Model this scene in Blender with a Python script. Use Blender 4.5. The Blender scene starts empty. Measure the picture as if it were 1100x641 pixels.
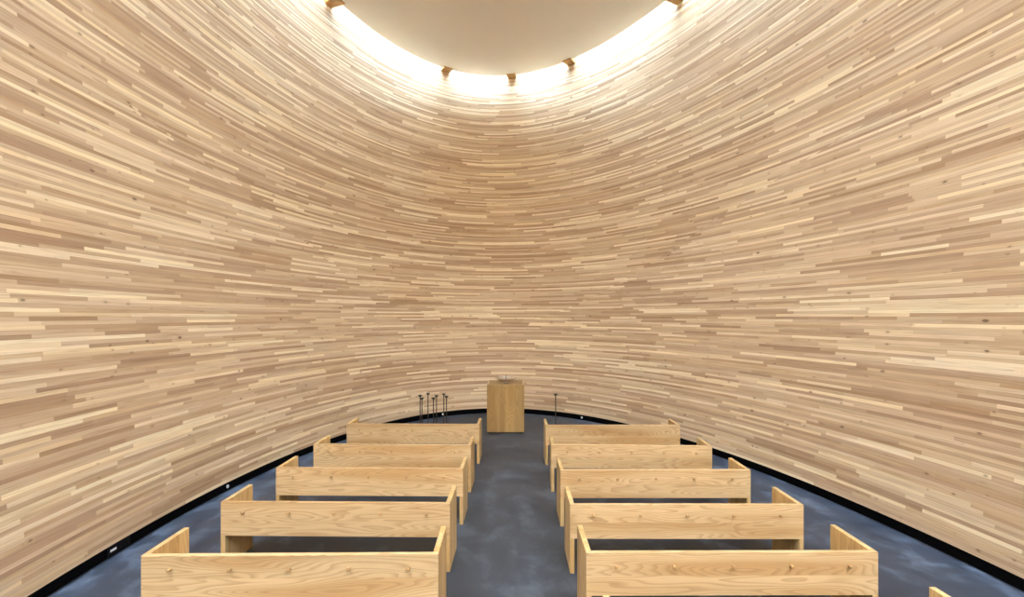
import bpy, bmesh, math, random
from mathutils import Vector, Matrix
random.seed(7)
scene = bpy.context.scene
COL = scene.collection
PI = math.pi

# ------------------------------------------------------------------ room plan
CX, CY, A0, B0, TH = 0.271, 4.418, 4.532, 8.6225, 0.096     # egg-shaped plan, axis turned a little
H_TOP, H_ROOF, SKIRT = 10.1, 12.2, 0.13
SA, SB = 1.24, 1.29

def axes_at(h):
    k = 1 - max(0.0, 1 - h / H_TOP) ** 1.05 if h < H_TOP else 1.0
    return A0 * (1 + (SA - 1) * k), B0 * (1 + (SB - 1) * k)

def plan(a, b, t):
    x, y = a * math.cos(t), b * math.sin(t)
    return CX + x * math.cos(TH) - y * math.sin(TH), CY + x * math.sin(TH) + y * math.cos(TH)

def plan_normal(a, b, t):
    x, y = math.cos(t) / a, math.sin(t) / b
    n = math.hypot(x, y)
    x, y = x / n, y / n
    return x * math.cos(TH) - y * math.sin(TH), x * math.sin(TH) + y * math.cos(TH)

# ------------------------------------------------------------------ node helpers
class NT:
    def __init__(self, name):
        self.m = bpy.data.materials.new(name)
        self.m.use_nodes = True
        self.t = self.m.node_tree
        self.t.nodes.clear()
        self.out = self.t.nodes.new('ShaderNodeOutputMaterial')
        self.bsdf = self.t.nodes.new('ShaderNodeBsdfPrincipled')
        self.t.links.new(self.bsdf.outputs[0], self.out.inputs[0])
    def n(self, kind, **kw):
        nd = self.t.nodes.new(kind)
        for k, v in kw.items():
            setattr(nd, k, v)
        return nd
    def link(self, a, b):
        self.t.links.new(a, b)
    def put(self, sock, v):
        if isinstance(v, bpy.types.NodeSocket):
            self.link(v, sock)
        else:
            sock.default_value = v
    def math(self, op, a, b=0.0, c=0.0, clamp=False):
        nd = self.n('ShaderNodeMath', operation=op, use_clamp=clamp)
        for i, v in enumerate((a, b, c)):
            self.put(nd.inputs[i], v)
        return nd.outputs[0]
    def vec(self, x, y, z=0.0):
        nd = self.n('ShaderNodeCombineXYZ')
        for i, v in enumerate((x, y, z)):
            self.put(nd.inputs[i], v)
        return nd.outputs[0]
    def sep(self, v):
        nd = self.n('ShaderNodeSeparateXYZ')
        self.link(v, nd.inputs[0])
        return nd.outputs
    def sepc(self, v):
        nd = self.n('ShaderNodeSeparateColor')
        self.link(v, nd.inputs[0])
        return nd.outputs
    def noise(self, v, scale=1.0, detail=2.0, rough=0.5, dist=0.0):
        nd = self.n('ShaderNodeTexNoise')
        self.link(v, nd.inputs['Vector'])
        nd.inputs['Scale'].default_value = scale
        nd.inputs['Detail'].default_value = detail
        nd.inputs['Roughness'].default_value = rough
        nd.inputs['Distortion'].default_value = dist
        return nd.outputs[0]
    def white(self, w):
        nd = self.n('ShaderNodeTexWhiteNoise', noise_dimensions='1D')
        self.put(nd.inputs['W'], w)
        return nd.outputs
    def ramp(self, f, stops, interp='LINEAR'):
        nd = self.n('ShaderNodeValToRGB')
        cr = nd.color_ramp
        cr.interpolation = interp
        while len(cr.elements) < len(stops):
            cr.elements.new(0.5)
        for e, (p, c) in zip(cr.elements, stops):
            e.position = p
            e.color = (*c, 1)
        self.link(f, nd.inputs[0])
        return nd.outputs[0]
    def mix(self, f, a, b, mode='MIX'):
        nd = self.n('ShaderNodeMix', data_type='RGBA', blend_type=mode)
        self.put(nd.inputs[0], f)
        for i, v in ((6, a), (7, b)):
            if isinstance(v, tuple):
                v = (*v[:3], 1)
            self.put(nd.inputs[i], v)
        return nd.outputs[2]
    def mapr(self, v, a, b, c, d, smooth=False):
        nd = self.n('ShaderNodeMapRange', interpolation_type='SMOOTHSTEP' if smooth else 'LINEAR')
        for i, x in enumerate((v, a, b, c, d)):
            self.put(nd.inputs[i], x)
        return nd.outputs[0]
    def finish(self, color, rough=0.5, spec=0.3, bump=None, strength=0.2, dist=0.002, metal=0.0):
        b = self.bsdf
        self.put(b.inputs['Base Color'], (*color, 1) if isinstance(color, tuple) else color)
        self.put(b.inputs['Roughness'], rough)
        b.inputs['Specular IOR Level'].default_value = spec
        b.inputs['Metallic'].default_value = metal
        if bump is not None:
            nd = self.n('ShaderNodeBump')
            nd.inputs['Strength'].default_value = strength
            nd.inputs['Distance'].default_value = dist
            self.link(bump, nd.inputs['Height'])
            self.link(nd.outputs[0], b.inputs['Normal'])
        return self.m

# ------------------------------------------------------------------ materials
def wall_boards():
    k = NT('stacked_wall_boards')
    uv = k.n('ShaderNodeUVMap', uv_map='UVMap')
    u, v, _ = k.sep(uv.outputs[0])
    COURSE = 0.044
    row = k.math('FLOOR', k.math('DIVIDE', v, COURSE))
    rnd = k.white(k.math('ADD', row, 0.37))
    length = k.mapr(rnd[0], 0, 1, 0.8, 2.3)
    w = k.math('ADD', k.math('DIVIDE', u, length), k.math('MULTIPLY', row, 41.37))
    vo = k.n('ShaderNodeTexVoronoi', voronoi_dimensions='1D', feature='F1')
    vo.inputs['Scale'].default_value = 1.0
    vo.inputs['Randomness'].default_value = 0.9
    k.link(w, vo.inputs['W'])
    r, g, b = k.sepc(vo.outputs['Color'])
    base = k.ramp(r, WALL_RAMP)
    tint = k.mix(1.0, base, k.ramp(g, [(0.0, (1.015, 0.975, 0.95)), (0.35, (1.0, 0.995, 0.99)), (0.65, (1.0, 1.0, 0.95)), (1.0, (1.03, 0.985, 0.88))]), 'MULTIPLY')
    # grain along the board, offset board by board
    gv = k.vec(k.math('ADD', k.math('MULTIPLY', u, 1.6), k.math('MULTIPLY', g, 57.0)),
               k.math('ADD', k.math('MULTIPLY', v, 55.0), k.math('MULTIPLY', b, 91.0)), 0.0)
    grain = k.noise(gv, 1.0, 3.0, 0.55, 0.6)
    c = k.mix(1.0, tint, k.ramp(grain, [(0.25, (0.76, 0.72, 0.68)), (0.5, (1, 1, 1)), (0.8, (1.10, 1.10, 1.10))]), 'MULTIPLY')
    # cloudy heartwood patches in some boards
    pv = k.vec(k.math('ADD', k.math('MULTIPLY', u, 1.1), k.math('MULTIPLY', b, 33.0)),
               k.math('ADD', k.math('MULTIPLY', v, 9.0), k.math('MULTIPLY', row, 3.1)), 0.0)
    patch = k.mapr(k.noise(pv, 1.0, 2.0), 0.54, 0.74, 0.0, 0.42, True)
    c = k.mix(patch, c, k.mix(1.0, c, (0.80, 0.70, 0.60), 'MULTIPLY'))
    # knots, small and uneven, with a darker smear along the grain
    wob = k.noise(k.vec(k.math('MULTIPLY', u, 14.0), k.math('MULTIPLY', v, 40.0)), 1.0, 2.0)
    for ku, kvv, lo, smax, amt, off in ((1.7, 3.4, 0.40, 0.07, 0.85, 0.0), (3.1, 6.3, 0.55, 0.09, 0.6, 7.7)):
        kv = k.n('ShaderNodeTexVoronoi', voronoi_dimensions='2D', feature='F1')
        kv.inputs['Scale'].default_value = 1.0
        k.link(k.vec(k.math('MULTIPLY', u, ku), k.math('ADD', k.math('MULTIPLY', v, kvv), off)), kv.inputs['Vector'])
        kr, kg, kb = k.sepc(kv.outputs['Color'])
        size = k.mapr(kr, lo, 1.0, -0.06, smax)
        dd = k.math('ADD', k.math('SUBTRACT', kv.outputs['Distance'], size), k.math('MULTIPLY', k.math('SUBTRACT', wob, 0.5), 0.05))
        smear = k.math('MULTIPLY', k.mapr(dd, -0.03, 0.10, 0.30, 0.0, True), k.mapr(grain, 0.35, 0.6, 1.0, 0.2))
        c = k.mix(smear, c, (0.34, 0.21, 0.12))
        km = k.math('MULTIPLY', k.mapr(dd, -0.035, 0.012, 1.0, 0.0, True), k.mapr(kb, 0, 1, 0.3 * amt, amt))
        c = k.mix(km, c, (0.10, 0.055, 0.03))
    # the faint line between courses
    fr = k.math('FRACT', k.math('DIVIDE', v, COURSE))
    edge = k.math('MINIMUM', fr, k.math('SUBTRACT', 1.0, fr))
    seam = k.mapr(edge, 0.0, 0.05, 0.30, 0.0, True)
    c = k.mix(seam, c, (0.22, 0.14, 0.08))
    hgt = k.math('ADD', k.math('MULTIPLY', r, 0.5), k.math('MULTIPLY', seam, -1.0))
    return k.finish(c, 0.55, 0.25, hgt, 0.25, 0.003)

def board_wood(name, along, plank, cols, freq=16.0, offset=0.0, rough=0.42):
    """oiled ash: cathedral figure from the contours of a field stretched along the grain"""
    k = NT(name)
    tc = k.n('ShaderNodeTexCoord')
    oi = k.n('ShaderNodeObjectInfo')
    xyz = k.sep(tc.outputs['Object'])
    ax = {'X': (0, 2, 1), 'Z': (2, 1, 0), 'ZX': (2, 0, 1), 'Y': (1, 0, 2)}[along]
    g, w, d = (xyz[i] for i in ax)
    rnd = k.math('MULTIPLY', oi.outputs['Random'], 71.0)
    pid = k.math('FLOOR', k.math('DIVIDE', k.math('ADD', w, 20.0 * plank + offset), plank))
    pr = k.white(k.math('ADD', k.math('MULTIPLY', pid, 3.7), rnd))
    shift = k.math('MULTIPLY', pr[0], 37.0)
    fld = k.noise(k.vec(k.math('ADD', k.math('MULTIPLY', g, 0.6), shift),
                        k.math('ADD', k.math('MULTIPLY', w, 5.5), rnd), k.math('MULTIPLY', d, 6.0)), 1.0, 1.6, 0.4, 0.1)
    ring = k.math('FRACT', k.math('MULTIPLY', fld, freq))
    line = k.math('MULTIPLY', k.mapr(ring, 0.35, 0.95, 0.0, 1.0, True), k.mapr(ring, 0.95, 1.0, 1.0, 0.0))
    fine = k.noise(k.vec(k.math('ADD', k.math('MULTIPLY', g, 5.0), shift), k.math('MULTIPLY', w, 190.0), k.math('MULTIPLY', d, 190.0)), 1.0, 2.0)
    pale, mid, dark = cols
    heart = k.mapr(fld, 0.42, 0.68, 0.0, 1.0, True)
    c = k.mix(heart, pale, mid)
    c = k.mix(k.math('MULTIPLY', line, k.mapr(fine, 0.3, 0.7, 0.24, 0.58)), c, dark)
    tone = k.mapr(pr[0], 0, 1, 0.88, 1.06)
    c = k.mix(1.0, c, k.vec(tone, tone, tone), 'MULTIPLY')
    ft = k.mapr(fine, 0.2, 0.8, 0.93, 1.05)
    c = k.mix(1.0, c, k.vec(ft, ft, ft), 'MULTIPLY')
    fr = k.math('FRACT', k.math('DIVIDE', k.math('ADD', w, 20.0 * plank + offset), plank))
    e = k.math('MINIMUM', fr, k.math('SUBTRACT', 1.0, fr))
    joint = k.mapr(e, 0.0, 0.008, 0.35, 0.0)
    c = k.mix(joint, c, dark)
    return k.finish(c, rough, 0.35, fine, 0.06, 0.001)

def concrete_floor():
    k = NT('blue_grey_concrete')
    tc = k.n('ShaderNodeTexCoord')
    p = tc.outputs['Object']
    x, y, z = k.sep(p)
    big = k.noise(p, 0.9, 4.0, 0.6, 0.4)
    mid = k.noise(k.vec(k.math('MULTIPLY', x, 1.0), k.math('MULTIPLY', y, 0.8), 3.1), 2.6, 6.0, 0.62, 0.3)
    fine = k.noise(p, 42.0, 4.0, 0.65)
    base = k.ramp(mid, FLOOR_RAMP)
    # aisle painted lighter and less blue: cool side light put into the colour
    wx = k.math('ABSOLUTE', k.math('SUBTRACT', x, k.math('ADD', 0.02, k.math('MULTIPLY', k.math('SUBTRACT', big, 0.5), 1.2))))
    aisle_light = k.mapr(wx, 0.75, 2.6, 1.0, 0.0, True)
    calm = k.mix(0.45, base, FLOOR_RAMP[1][1])
    c = k.mix(aisle_light, base, k.mix(1.0, calm, FLOOR_AISLE_LIGHT, 'MULTIPLY'))
    t = k.mapr(k.math('ADD', k.math('MULTIPLY', big, 0.6), k.math('MULTIPLY', fine, 0.4)), 0.3, 0.7, 0.85, 1.16)
    c = k.mix(1.0, c, k.vec(t, t, t), 'MULTIPLY')
    return k.finish(c, k.mapr(mid, 0.3, 0.7, 0.42, 0.58), 0.35, fine, 0.06, 0.002)

def plain(name, col, rough, spec=0.3, metal=0.0, nscale=30.0, amt=0.08):
    k = NT(name)
    tc = k.n('ShaderNodeTexCoord')
    n = k.noise(tc.outputs['Object'], nscale, 3.0)
    lo = tuple(c * (1 - amt) for c in col)
    hi = tuple(min(1, c * (1 + amt)) for c in col)
    return k.finish(k.mix(n, lo, hi), rough, spec, metal=metal)

WALL_RAMP = [(0.0, (0.37, 0.245, 0.155)), (0.16, (0.45, 0.318, 0.212)), (0.45, (0.54, 0.405, 0.276)),
             (0.70, (0.605, 0.472, 0.328)), (0.86, (0.71, 0.592, 0.42)), (1.0, (0.80, 0.70, 0.52))]
FLOOR_RAMP = [(0.28, (0.014, 0.018, 0.030)), (0.5, (0.029, 0.035, 0.051)), (0.72, (0.095, 0.115, 0.158))]
FLOOR_AISLE_LIGHT = (1.5, 1.5, 1.36)  # aisle multiplier, the difference in light painted into the floor colour
ASH = ((0.67, 0.478, 0.258), (0.545, 0.34, 0.152), (0.325, 0.165, 0.055))
OAK = ((0.46, 0.30, 0.122), (0.38, 0.232, 0.085), (0.24, 0.13, 0.045))

M_WALL = wall_boards()
M_FLOOR = concrete_floor()
M_BACK = board_wood('ash_back_board', 'X', 0.175, ASH, 25.0, 0.01)
M_END = board_wood('ash_end_board', 'Z', 0.13, ((0.70, 0.50, 0.24), (0.58, 0.375, 0.15), (0.38, 0.20, 0.065)), 20.0)
M_SEAT = board_wood('ash_seat_board', 'X', 0.2, ASH, 12.0)
M_PEG = plain('turned_ash_peg', (0.44, 0.26, 0.11), 0.45)
M_ALTF = board_wood('altar_oak_front', 'ZX', 0.207, OAK, 20.0, 0.0)
M_ALTS = board_wood('altar_oak_side', 'Z', 0.2, OAK, 20.0)
M_ALTT = board_wood('altar_oak_top', 'X', 0.2, OAK, 20.0, rough=0.22)
M_PLINTH = plain('shadow_gap_plinth', (0.05, 0.035, 0.025), 0.6)  # recessed shadow gap under the altar, its shade put into the dark colour
M_SKIRT = plain('black_skirting_metal', (0.0025, 0.0025, 0.003), 0.8, 0.04)
M_CEIL = plain('ceiling_plaster', (0.82, 0.80, 0.76), 0.8, 0.15, nscale=3.0, amt=0.02)
M_BRKT = board_wood('bracket_pine', 'X', 0.4, ((0.58, 0.35, 0.15), (0.50, 0.29, 0.11), (0.32, 0.16, 0.06)), 10.0)
M_IRON = plain('blackened_iron', (0.035, 0.026, 0.018), 0.5, 0.4)
M_SILVER = plain('polished_silver', (0.95, 0.93, 0.91), 0.27, 0.5, 1.0, 60.0, 0.03)
M_STEEL = plain('brushed_steel', (0.75, 0.75, 0.76), 0.35, 0.5, 0.0)
M_BLACKPL = plain('black_plastic', (0.005, 0.005, 0.006), 0.6, 0.12)

# ------------------------------------------------------------------ mesh helpers
def obj(name, bm, mat, parent=None, smooth=False):
    me = bpy.data.meshes.new(name)
    bm.normal_update()
    bm.to_mesh(me)
    bm.free()
    me.materials.append(mat)
    if smooth:
        me.polygons.foreach_set('use_smooth', [True] * len(me.polygons))
    o = bpy.data.objects.new(name, me)
    COL.objects.link(o)
    if parent:
        o.parent = parent
    return o

def thing(name, label, cat, loc=(0, 0, 0), rz=0.0, group=None):
    o = bpy.data.objects.new(name, None)
    o.empty_display_size = 0.2
    COL.objects.link(o)
    o.location = loc
    o.rotation_euler = (0, 0, rz)
    tag(o, label, cat, group)
    return o

def tag(o, label, cat, group=None):
    o['label'] = label
    o['category'] = cat
    if group:
        o['group'] = group

def box(bm, x0, x1, y0, y1, z0, z1):
    vs = [bm.verts.new((x, y, z)) for x in (x0, x1) for y in (y0, y1) for z in (z0, z1)]
    for f in ((0, 1, 3, 2), (4, 6, 7, 5), (0, 4, 5, 1), (2, 3, 7, 6), (0, 2, 6, 4), (1, 5, 7, 3)):
        bm.faces.new([vs[i] for i in f])
    return vs

def bevel(bm, w=0.003, seg=2):
    bmesh.ops.bevel(bm, geom=bm.edges[:], offset=w, segments=seg, affect='EDGES', profile=0.5)

def prism_x(bm, pts, x0, x1):
    a = [bm.verts.new((x0, y, z)) for y, z in pts]
    b = [bm.verts.new((x1, y, z)) for y, z in pts]
    n = len(pts)
    bm.faces.new(a[::-1])
    bm.faces.new(b)
    for i in range(n):
        bm.faces.new((a[i], a[(i + 1) % n], b[(i + 1) % n], b[i]))
    bmesh.ops.recalc_face_normals(bm, faces=bm.faces[:])

def lathe(bm, prof, n=24, mat=None):
    rings = []
    for r, z in prof:
        if r < 1e-6:
            rings.append([bm.verts.new((0, 0, z))])
        else:
            rings.append([bm.verts.new((r * math.cos(2 * PI * i / n), r * math.sin(2 * PI * i / n), z)) for i in range(n)])
    for p, q in zip(rings, rings[1:]):
        for i in range(n):
            j = (i + 1) % n
            if len(p) == 1 and len(q) == 1:
                continue
            if len(p) == 1:
                bm.faces.new((p[0], q[j], q[i]))
            elif len(q) == 1:
                bm.faces.new((p[i], p[j], q[0]))
            else:
                bm.faces.new((p[i], p[j], q[j], q[i]))
    bmesh.ops.recalc_face_normals(bm, faces=bm.faces[:])
    if mat is not None:
        bmesh.ops.transform(bm, matrix=mat, verts=bm.verts[:])

# ------------------------------------------------------------------ the setting
N = 320
# angle samples start behind the camera so that the board pattern's joint lies there
TS = [-PI / 2 + 2 * PI * i / N for i in range(N + 1)]

def build_wall():
    bm = bmesh.new()
    hs = [SKIRT + (H_ROOF - SKIRT) * (i / 70.0) for i in range(71)]
    am, bmn = axes_at(3.0)
    us = [0.0]
    for i in range(N):
        p, q = plan(am, bmn, TS[i]), plan(am, bmn, TS[i + 1])
        us.append(us[-1] + math.hypot(p[0] - q[0], p[1] - q[1]))
    rows, vcoord = [], []
    vv = 0.0
    for j, h in enumerate(hs):
        a, b = axes_at(h)
        rows.append([bm.verts.new((*plan(a, b, t), h)) for t in TS])
        if j:
            a2, b2 = axes_at(hs[j - 1])
            vv += math.hypot(hs[j] - hs[j - 1], b - b2)
        vcoord.append(vv)
    for j in range(70):
        for i in range(N):
            f = bm.faces.new((rows[j][i + 1], rows[j][i], rows[j + 1][i], rows[j + 1][i + 1]))
            f.smooth = True
    # the underside of the lowest course and the outer face: the wall has thickness
    a, b = axes_at(SKIRT)
    inner0 = [bm.verts.new((*plan(a, b, t), SKIRT)) for t in TS]
    outer0 = [bm.verts.new((*plan(a + 0.12, b + 0.12, t), SKIRT)) for t in TS]
    a, b = axes_at(H_ROOF)
    outer1 = [bm.verts.new((*plan(a + 0.12, b + 0.12, t), H_ROOF)) for t in TS]
    inner1 = [bm.verts.new((*plan(a, b, t), H_ROOF)) for t in TS]
    for i in range(N):
        bm.faces.new((inner0[i], inner0[i + 1], outer0[i + 1], outer0[i]))
        bm.faces.new((outer0[i], outer0[i + 1], outer1[i + 1], outer1[i]))
        bm.faces.new((inner1[i + 1], inner1[i], outer1[i], outer1[i + 1]))
    o = obj('wall_round', bm, M_WALL)
    me = o.data
    uvl = me.uv_layers.new(name='UVMap')
    flat = []
    for lp in me.loops:
        j, i = divmod(lp.vertex_index, N + 1)
        if j > 70:
            j = 0 if j < 73 else 70
        flat += [us[i], vcoord[j]]
    uvl.data.foreach_set('uv', flat)
    o['kind'] = 'structure'
    o['label'] = 'curved wall of stacked pale timber boards leaning outward'
    return o

def ring_strip(name, off, z0, z1, mat, thick):
    bm = bmesh.new()
    a, b = axes_at(SKIRT)
    prof = [(off, z0), (off, z1), (off + thick, z1), (off + thick, z0)]
    rows = [[bm.verts.new((*plan(a + d, b + d, TS[i]), z)) for i in range(N)] for d, z in prof]
    for p, q in zip(rows, rows[1:] + rows[:1]):
        for i in range(N):
            f = bm.faces.new((p[i], p[(i + 1) % N], q[(i + 1) % N], q[i]))
    bmesh.ops.recalc_face_normals(bm, faces=bm.faces[:])
    return obj(name, bm, mat)

build_wall()
sk = ring_strip('baseboard_round', 0.02, 0.0, SKIRT - 0.002, M_SKIRT, 0.06)
sk['kind'] = 'structure'
sk['label'] = 'black skirting strip where the curved wall meets the floor'

def ellipse_slab(name, a, b, z0, z1, mat, bev=0.0):
    bm = bmesh.new()
    r0 = [bm.verts.new((*plan(a, b, TS[i]), z0)) for i in range(N)]
    r1 = [bm.verts.new((*plan(a, b, TS[i]), z1)) for i in range(N)]
    bm.faces.new(r0[::-1])
    bm.faces.new(r1)
    for i in range(N):
        bm.faces.new((r0[i], r0[(i + 1) % N], r1[(i + 1) % N], r1[i]))
    bmesh.ops.recalc_face_normals(bm, faces=bm.faces[:])
    o = obj(name, bm, mat)
    o['kind'] = 'structure'
    return o

fl = ellipse_slab('floor', A0 + 0.2, B0 + 0.2, -0.12, 0.0, M_FLOOR)
fl['label'] = 'dark blue grey polished concrete floor'
DA, DB = 5.18, 10.68
ce = ellipse_slab('ceiling', DA, DB, H_TOP, H_TOP + 0.28, M_CEIL)
ce['label'] = 'smooth beige oval ceiling disc with a ring of light round it'
aw, bw = axes_at(H_ROOF)
rf = ellipse_slab('roof', aw + 0.2, bw + 0.2, H_ROOF, H_ROOF + 0.15, M_CEIL)

# ------------------------------------------------------------------ ceiling brackets
def bracket_mesh():
    bm = bmesh.new()
    # local: x runs from under the disc edge out to the wall, tapering
    L0, L1 = -0.10, 0.47
    w0, w1, z0, z1 = 0.14, 0.09, -0.03, 0.20
    vs = []
    for x, w, za in ((L0, w0, z0), (0.10, w0, z0), (L1, w1, z0 - 0.05)):
        vs.append([bm.verts.new((x, s * w, z)) for s, z in ((-1, za), (1, za), (1, z1), (-1, z1))])
    bm.faces.new(vs[0])
    bm.faces.new(vs[2][::-1])
    for p, q in zip(vs, vs[1:]):
        for i in range(4):
            bm.faces.new((p[i], p[(i + 1) % 4], q[(i + 1) % 4], q[i]))
    bmesh.ops.recalc_face_normals(bm, faces=bm.faces[:])
    bevel(bm, 0.006, 1)
    return bm

BR = [(-4.12, 11.45, 'leftmost wooden ceiling bracket, at the top edge left of the disc'),
      (-1.93, 14.50, 'second wooden ceiling bracket from the left, under the bright rim'),
      (-0.02, 15.06, 'middle wooden ceiling bracket, straight above the altar'),
      (1.66, 14.30, 'second wooden ceiling bracket from the right, under the bright rim'),
      (3.78, 11.45, 'rightmost wooden ceiling bracket, at the top edge right of the disc')]
b0 = None
for bx, by, lab in BR:
    dx, dy = bx - CX, by - CY
    lx, ly = dx * math.cos(TH) + dy * math.sin(TH), -dx * math.sin(TH) + dy * math.cos(TH)
    t = math.atan2(ly / DB, lx / DA)
    px, py = plan(DA, DB, t)
    nx, ny = plan_normal(DA, DB, t)
    if b0 is None:
        o = b0 = obj('ceiling_bracket', bracket_mesh(), M_BRKT)
    else:
        o = b0.copy()
        COL.objects.link(o)
    o.location = (px, py, H_TOP)
    o.rotation_euler = (0, 0, math.atan2(ny, nx))
    tag(o, lab, 'bracket', 'wooden brackets holding the ceiling disc')

# ------------------------------------------------------------------ benches
BW, BD, BH, BT = 2.36, 0.52, 0.70, 0.04
BB = 0.352            # underside of the back board

def make_bench():
    root = thing('bench', 'bench', 'bench', group='wooden benches facing the altar')
    bm = bmesh.new()
    box(bm, -BW / 2, BW / 2, -BD / 2, -BD / 2 + BT, BB, BH)
    bevel(bm)
    back = obj('back_panel', bm, M_BACK, root)
    for s in (-1, 1):
        bm = bmesh.new()
        x0, x1 = sorted((s * BW / 2, s * (BW / 2 - 0.045)))
        y0, y1 = -BD / 2, BD / 2
        prism_x(bm, [(y0, 0), (y1, 0), (y1, BH), (y0 + BT + .0006, BH), (y0 + BT + .0006, BB - .0006), (y0, BB - .0006)], x0, x1)
        bevel(bm, 0.002, 1)
        obj('end_panel', bm, M_END, root)
    bm = bmesh.new()
    box(bm, -BW / 2 + 0.046, BW / 2 - 0.046, -BD / 2 + BT + 0.001, BD / 2 - 0.03, 0.39, 0.43)
    bevel(bm, 0.004)
    obj('seat', bm, M_SEAT, root)
    for i in range(5):
        bm = bmesh.new()
        x = -BW / 2 + BW * (0.1 + 0.2 * i)
        m = Matrix.Translation((x, -BD / 2, 0.592)) @ Matrix.Rotation(math.radians(90 - 8), 4, 'X')
        lathe(bm, [(0, -0.01), (0.0095, -0.01), (0.0095, 0.026), (0.014, 0.029), (0.014, 0.037), (0.011, 0.040), (0, 0.0405)], 16, m)
        obj('peg', bm, M_PEG, root, smooth=False)
    return root

def copy_tree(o, parent=None):
    c = o.copy()
    COL.objects.link(c)
    if parent:
        c.parent = parent
    for ch in o.children:
        copy_tree(ch, c)
    return c

# rear-left and rear-right corners on the floor plan (x, y), measured
ROWS = [
    ('L', (-2.953, 8.58), (-0.560, 8.54), 'front wooden bench left of the aisle, nearest the candle stands'),
    ('L', (-2.980, 7.22), (-0.598, 7.16), 'second wooden bench from the altar left of the aisle'),
    ('L', (-2.980, 6.08), (-0.604, 6.04), 'third wooden bench from the altar left of the aisle'),
    ('L', (-3.000, 4.96), (-0.624, 4.92), 'fourth wooden bench from the altar left of the aisle'),
    ('L', (-2.948, 3.84), (-0.593, 3.87), 'rearmost wooden bench left of the aisle, at the bottom left of the photo'),
    ('R', (0.580, 8.47), (2.955, 8.47), 'front wooden bench right of the aisle, beside the lone candle stand'),
    ('R', (0.580, 7.18), (2.945, 7.10), 'second wooden bench from the altar right of the aisle'),
    ('R', (0.605, 5.99), (2.955, 5.99), 'third wooden bench from the altar right of the aisle'),
    ('R', (0.594, 4.89), (2.940, 4.88), 'fourth wooden bench from the altar right of the aisle'),
    ('R', (0.609, 3.89), (2.945, 3.90), 'fifth wooden bench from the altar right of the aisle, whole back in view'),
    ('R', (0.650, 2.78), (2.990, 2.88), 'nearest wooden bench right of the aisle, mostly cut off by the bottom edge'),
]
proto = None
for side, p, q, lab in ROWS:
    if proto is None:
        o = proto = make_bench()
    else:
        o = copy_tree(proto)
    ang = math.atan2(q[1] - p[1], q[0] - p[0])
    mx, my = (p[0] + q[0]) / 2, (p[1] + q[1]) / 2
    o.location = (mx - math.sin(ang) * BD / 2, my + math.cos(ang) * BD / 2, 0)
    o.rotation_euler = (0, 0, ang)
    o['label'] = lab

# ------------------------------------------------------------------ altar
AX, AY, AW, AD, AH = -0.143, 11.16, 0.828, 0.80, 1.084
alt = thing('altar', 'block shaped wooden altar of upright planks carrying a silver bowl', 'altar', (AX, AY, 0))
bm = bmesh.new()
box(bm, -AW / 2 + 0.03, AW / 2 - 0.03, -AD / 2 + 0.03, AD / 2 - 0.03, 0, 0.035)
obj('plinth', bm, M_PLINTH, alt)
for y0, nm in ((-AD / 2, 'front_panel'), (AD / 2 - 0.03, 'back_panel')):
    bm = bmesh.new()
    box(bm, -AW / 2, AW / 2, y0, y0 + 0.03, 0.03, AH)
    bevel(bm, 0.002, 1)
    obj(nm, bm, M_ALTF, alt)
for s in (-1, 1):
    bm = bmesh.new()
    x0, x1 = sorted((s * AW / 2, s * (AW / 2 - 0.03)))
    box(bm, x0, x1, -AD / 2 + 0.0305, AD / 2 - 0.0305, 0.03, AH)
    bevel(bm, 0.002, 1)
    obj('side_panel', bm, M_ALTS, alt)
bm = bmesh.new()
box(bm, -AW / 2 + 0.0305, AW / 2 - 0.0305, -AD / 2 + 0.0305, AD / 2 - 0.0305, AH - 0.035, AH - 0.001)
obj('top_panel', bm, M_ALTT, alt)

bowl = thing('bowl', 'wide shallow silver bowl standing on the altar', 'bowl', (AX + 0.007, AY, AH - 0.0008))
bm = bmesh.new()
prof = [(0.0, 0.030)]
for i in range(1, 13):
    r = 0.235 * i / 12
    prof.append((r, 0.030 + 0.075 * (r / 0.235) ** 2))
prof.append((0.239, 0.108))
for i in range(12, 0, -1):
    r = 0.237 * i / 12
    prof.append((r, 0.022 + 0.078 * (r / 0.237) ** 2))
prof.append((0.0, 0.022))
lathe(bm, prof, 48)
obj('dish', bm, M_SILVER, bowl, smooth=True)
bm = bmesh.new()
lathe(bm, [(0, 0), (0.062, 0), (0.062, 0.006), (0.045, 0.014), (0.040, 0.0235), (0, 0.0235)], 32)
obj('foot', bm, M_SILVER, bowl)
bm = bmesh.new()
lathe(bm, [(0, 0.026), (0.018, 0.030), (0.010, 0.040), (0.007, 0.10), (0.006, 0.165), (0, 0.172)], 16)
obj('spike', bm, M_IRON, bowl)

# ------------------------------------------------------------------ candle stands
def make_stand():
    root = thing('candle_stand', 'stand', 'candle stand')
    bm = bmesh.new()
    lathe(bm, [(0, 0), (0.105, 0), (0.105, 0.008), (0.095, 0.012), (0.02, 0.016), (0, 0.016)], 32)
    obj('base', bm, M_IRON, root)
    bm = bmesh.new()
    lathe(bm, [(0, 0.015), (0.0125, 0.015), (0.0105, 0.03), (0.0105, 0.815), (0, 0.815)], 16)
    obj('stem', bm, M_IRON, root)
    bm = bmesh.new()
    lathe(bm, [(0, 0.808), (0.012, 0.808), (0.020, 0.822), (0.042, 0.842), (0.047, 0.855), (0.042, 0.856), (0.020, 0.840), (0.0, 0.838)], 24)
    obj('cup', bm, M_IRON, root)
    bm = bmesh.new()
    lathe(bm, [(0, 0.837), (0.004, 0.837), (0.003, 0.855), (0, 0.865)], 8)
    obj('pricket', bm, M_IRON, root)
    return root

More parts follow.
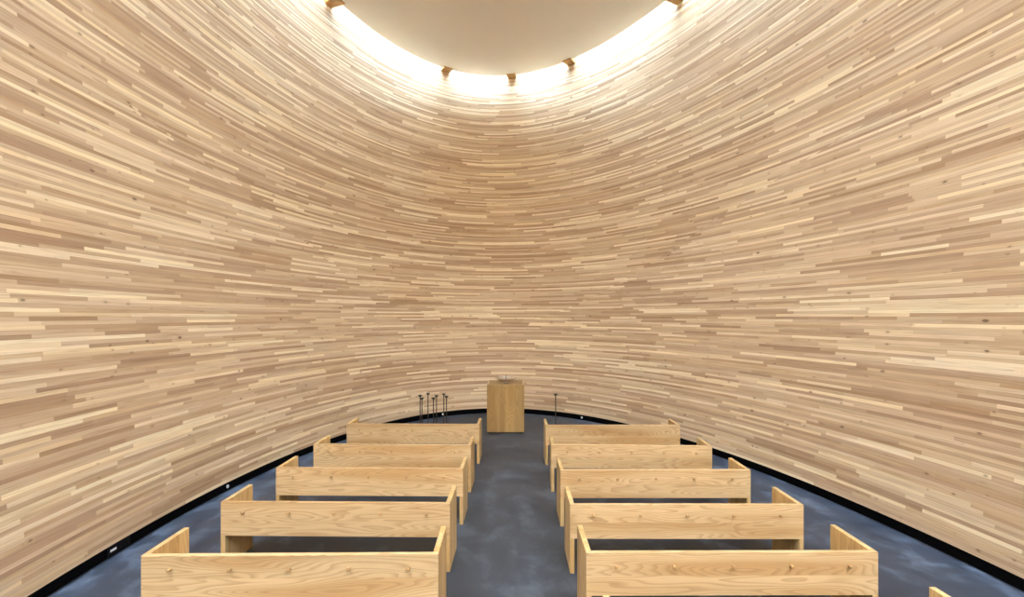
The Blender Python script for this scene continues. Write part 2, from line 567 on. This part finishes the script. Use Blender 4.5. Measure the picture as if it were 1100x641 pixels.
GS = 'black iron candle stands left of the altar'
ST = [(-2.045, 10.75, 'leftmost of the seven black candle stands left of the altar'),
      (-1.935, 10.38, 'second of the seven black candle stands from the left, close behind the leftmost'),
      (-1.911, 11.00, 'third black candle stand from the left, standing alone in the cluster of seven'),
      (-1.690, 10.40, 'fourth of the seven black candle stands from the left, the lower of the middle pair'),
      (-1.675, 10.72, 'fifth of the seven black candle stands from the left, taller of the middle pair'),
      (-1.545, 10.95, 'sixth of the seven black candle stands from the left, taller of the right pair'),
      (-1.440, 10.62, 'rightmost of the seven black candle stands left of the altar'),
      (0.985, 10.92, 'single black iron candle stand right of the altar')]
s0 = None
for x, y, lab in ST:
    if s0 is None:
        o = s0 = make_stand()
    else:
        o = copy_tree(s0)
    o.location = (x, y, 0)
    o['label'] = lab
    if x < 0:
        o['group'] = GS

# ------------------------------------------------------------------ fittings in the skirting
def on_skirt(x, y):
    dx, dy = x - CX, y - CY
    lx, ly = dx * math.cos(TH) + dy * math.sin(TH), -dx * math.sin(TH) + dy * math.cos(TH)
    a, b = axes_at(SKIRT)
    t = math.atan2(ly / b, lx / a)
    nx, ny = plan_normal(a, b, t)
    p = plan(a + 0.02, b + 0.02, t)
    return p[0], p[1], math.atan2(-ny, -nx)      # local +x points into the room

FT = [(-4.23, 7.22, 'small round steel fitting in the black skirting beside the third left bench'),
      (-1.80, 12.60, 'small round steel fitting in the black skirting behind the candle stands'),
      (1.79, 12.35, 'small round steel fitting in the black skirting right of the altar')]
f0 = None
for x, y, lab in FT:
    px, py, ang = on_skirt(x, y)
    if f0 is None:
        f0 = o = thing('skirting_light', lab, 'light fitting', group='steel fittings in the skirting')
        m = Matrix.Rotation(PI / 2, 4, 'Y')
        bm = bmesh.new()
        lathe(bm, [(0, -0.004), (0.026, -0.004), (0.026, 0.006), (0.020, 0.008), (0.018, 0.004), (0, 0.004)], 24, m)
        obj('bezel', bm, M_STEEL, o)
        bm = bmesh.new()
        lathe(bm, [(0, 0.004), (0.016, 0.004), (0.012, 0.009), (0, 0.011)], 24, m)
        obj('lens', bm, M_STEEL, o)
    else:
        o = copy_tree(f0)
    o['label'] = lab
    o.location = (px, py, 0.062)
    o.rotation_euler = (0, 0, ang)

px, py, ang = on_skirt(-4.28, 5.33)
sock = thing('socket_outlet', 'black socket outlet in the skirting by the left wall', 'socket', (px, py, 0.065), ang)
bm = bmesh.new()
box(bm, -0.004, 0.010, -0.16, 0.16, -0.048, 0.048)
bevel(bm, 0.003, 1)
obj('cover_plate', bm, M_BLACKPL, sock)
bm = bmesh.new()
box(bm, 0.0095, 0.013, -0.125, -0.045, -0.010, 0.014)
lb = obj('name_plate', bm, M_STEEL, sock)
lb['label'] = 'small silver plate'
for y in (0.02, 0.10):
    bm = bmesh.new()
    lathe(bm, [(0, 0.0095), (0.030, 0.0095), (0.030, 0.014), (0.024, 0.014), (0.022, 0.0105), (0, 0.0105)], 20,
          Matrix.Translation((0, y, 0)) @ Matrix.Rotation(PI / 2, 4, 'Y'))
    obj('socket_face', bm, M_BLACKPL, sock)

# ------------------------------------------------------------------ light: the ring of daylight lamps round the ceiling disc
NL = 32
LIGHT_W = 110.0
ra, rb = axes_at(H_TOP)
ra, rb = (ra + DA) / 2, (rb + DB) / 2
tt = [2 * PI * (i + 0.5) / NL for i in range(NL)]
pts = [plan(ra, rb, t) for t in tt]
for i, t in enumerate(tt):
    x, y = pts[i]
    nx, ny = plan_normal(ra, rb, t)
    p, q = plan(ra, rb, t - PI / NL), plan(ra, rb, t + PI / NL)
    seg = math.hypot(p[0] - q[0], p[1] - q[1])
    L = bpy.data.lights.new('ring_lamp', 'AREA')
    L.shape = 'RECTANGLE'
    L.size, L.size_y = 0.40, seg * 0.98
    L.energy = LIGHT_W * seg * (0.60 + 2.5 * math.sin(t) ** 4 if math.sin(t) < -0.15 else 0.44 + 0.25 * max(0.0, math.sin(t)) ** 4)
    rear = math.sin(t) < -0.15
    L.spread = math.radians(160 if rear else 84)
    L.color = (0.76, 0.88, 1.0) if rear else (0.57, 0.79, 1.0)
    o = bpy.data.objects.new('ring_lamp', L)
    COL.objects.link(o)
    o.location = (x, y, 10.14 if rear else 12.0)
    o.rotation_euler = (0, 0, math.atan2(ny, nx))

w = bpy.data.worlds.new('overcast_sky')
scene.world = w
w.use_nodes = True
w.node_tree.nodes['Background'].inputs[0].default_value = (0.75, 0.85, 1.0, 1)
w.node_tree.nodes['Background'].inputs[1].default_value = 0.3

# ------------------------------------------------------------------ camera
cam = bpy.data.cameras.new('camera')
co = bpy.data.objects.new('camera', cam)
COL.objects.link(co)
cam.sensor_width = 36.0
cam.lens = 519.0 / 1100.0 * 36.0
cam.shift_y = 19.5 / 1100.0
cam.clip_start = 0.05
co.location = (0, 0, 2.6)
co.rotation_euler = (PI / 2, 0, 0)
scene.camera = co

scene.view_settings.view_transform = 'Standard'
scene.view_settings.look = 'None'
scene.view_settings.gamma = 1.0
scene.view_settings.use_curve_mapping = False
scene.view_settings.exposure = 0.93
scene.cycles.max_bounces = 14
scene.cycles.diffuse_bounces = 10
scene.cycles.use_denoising = True
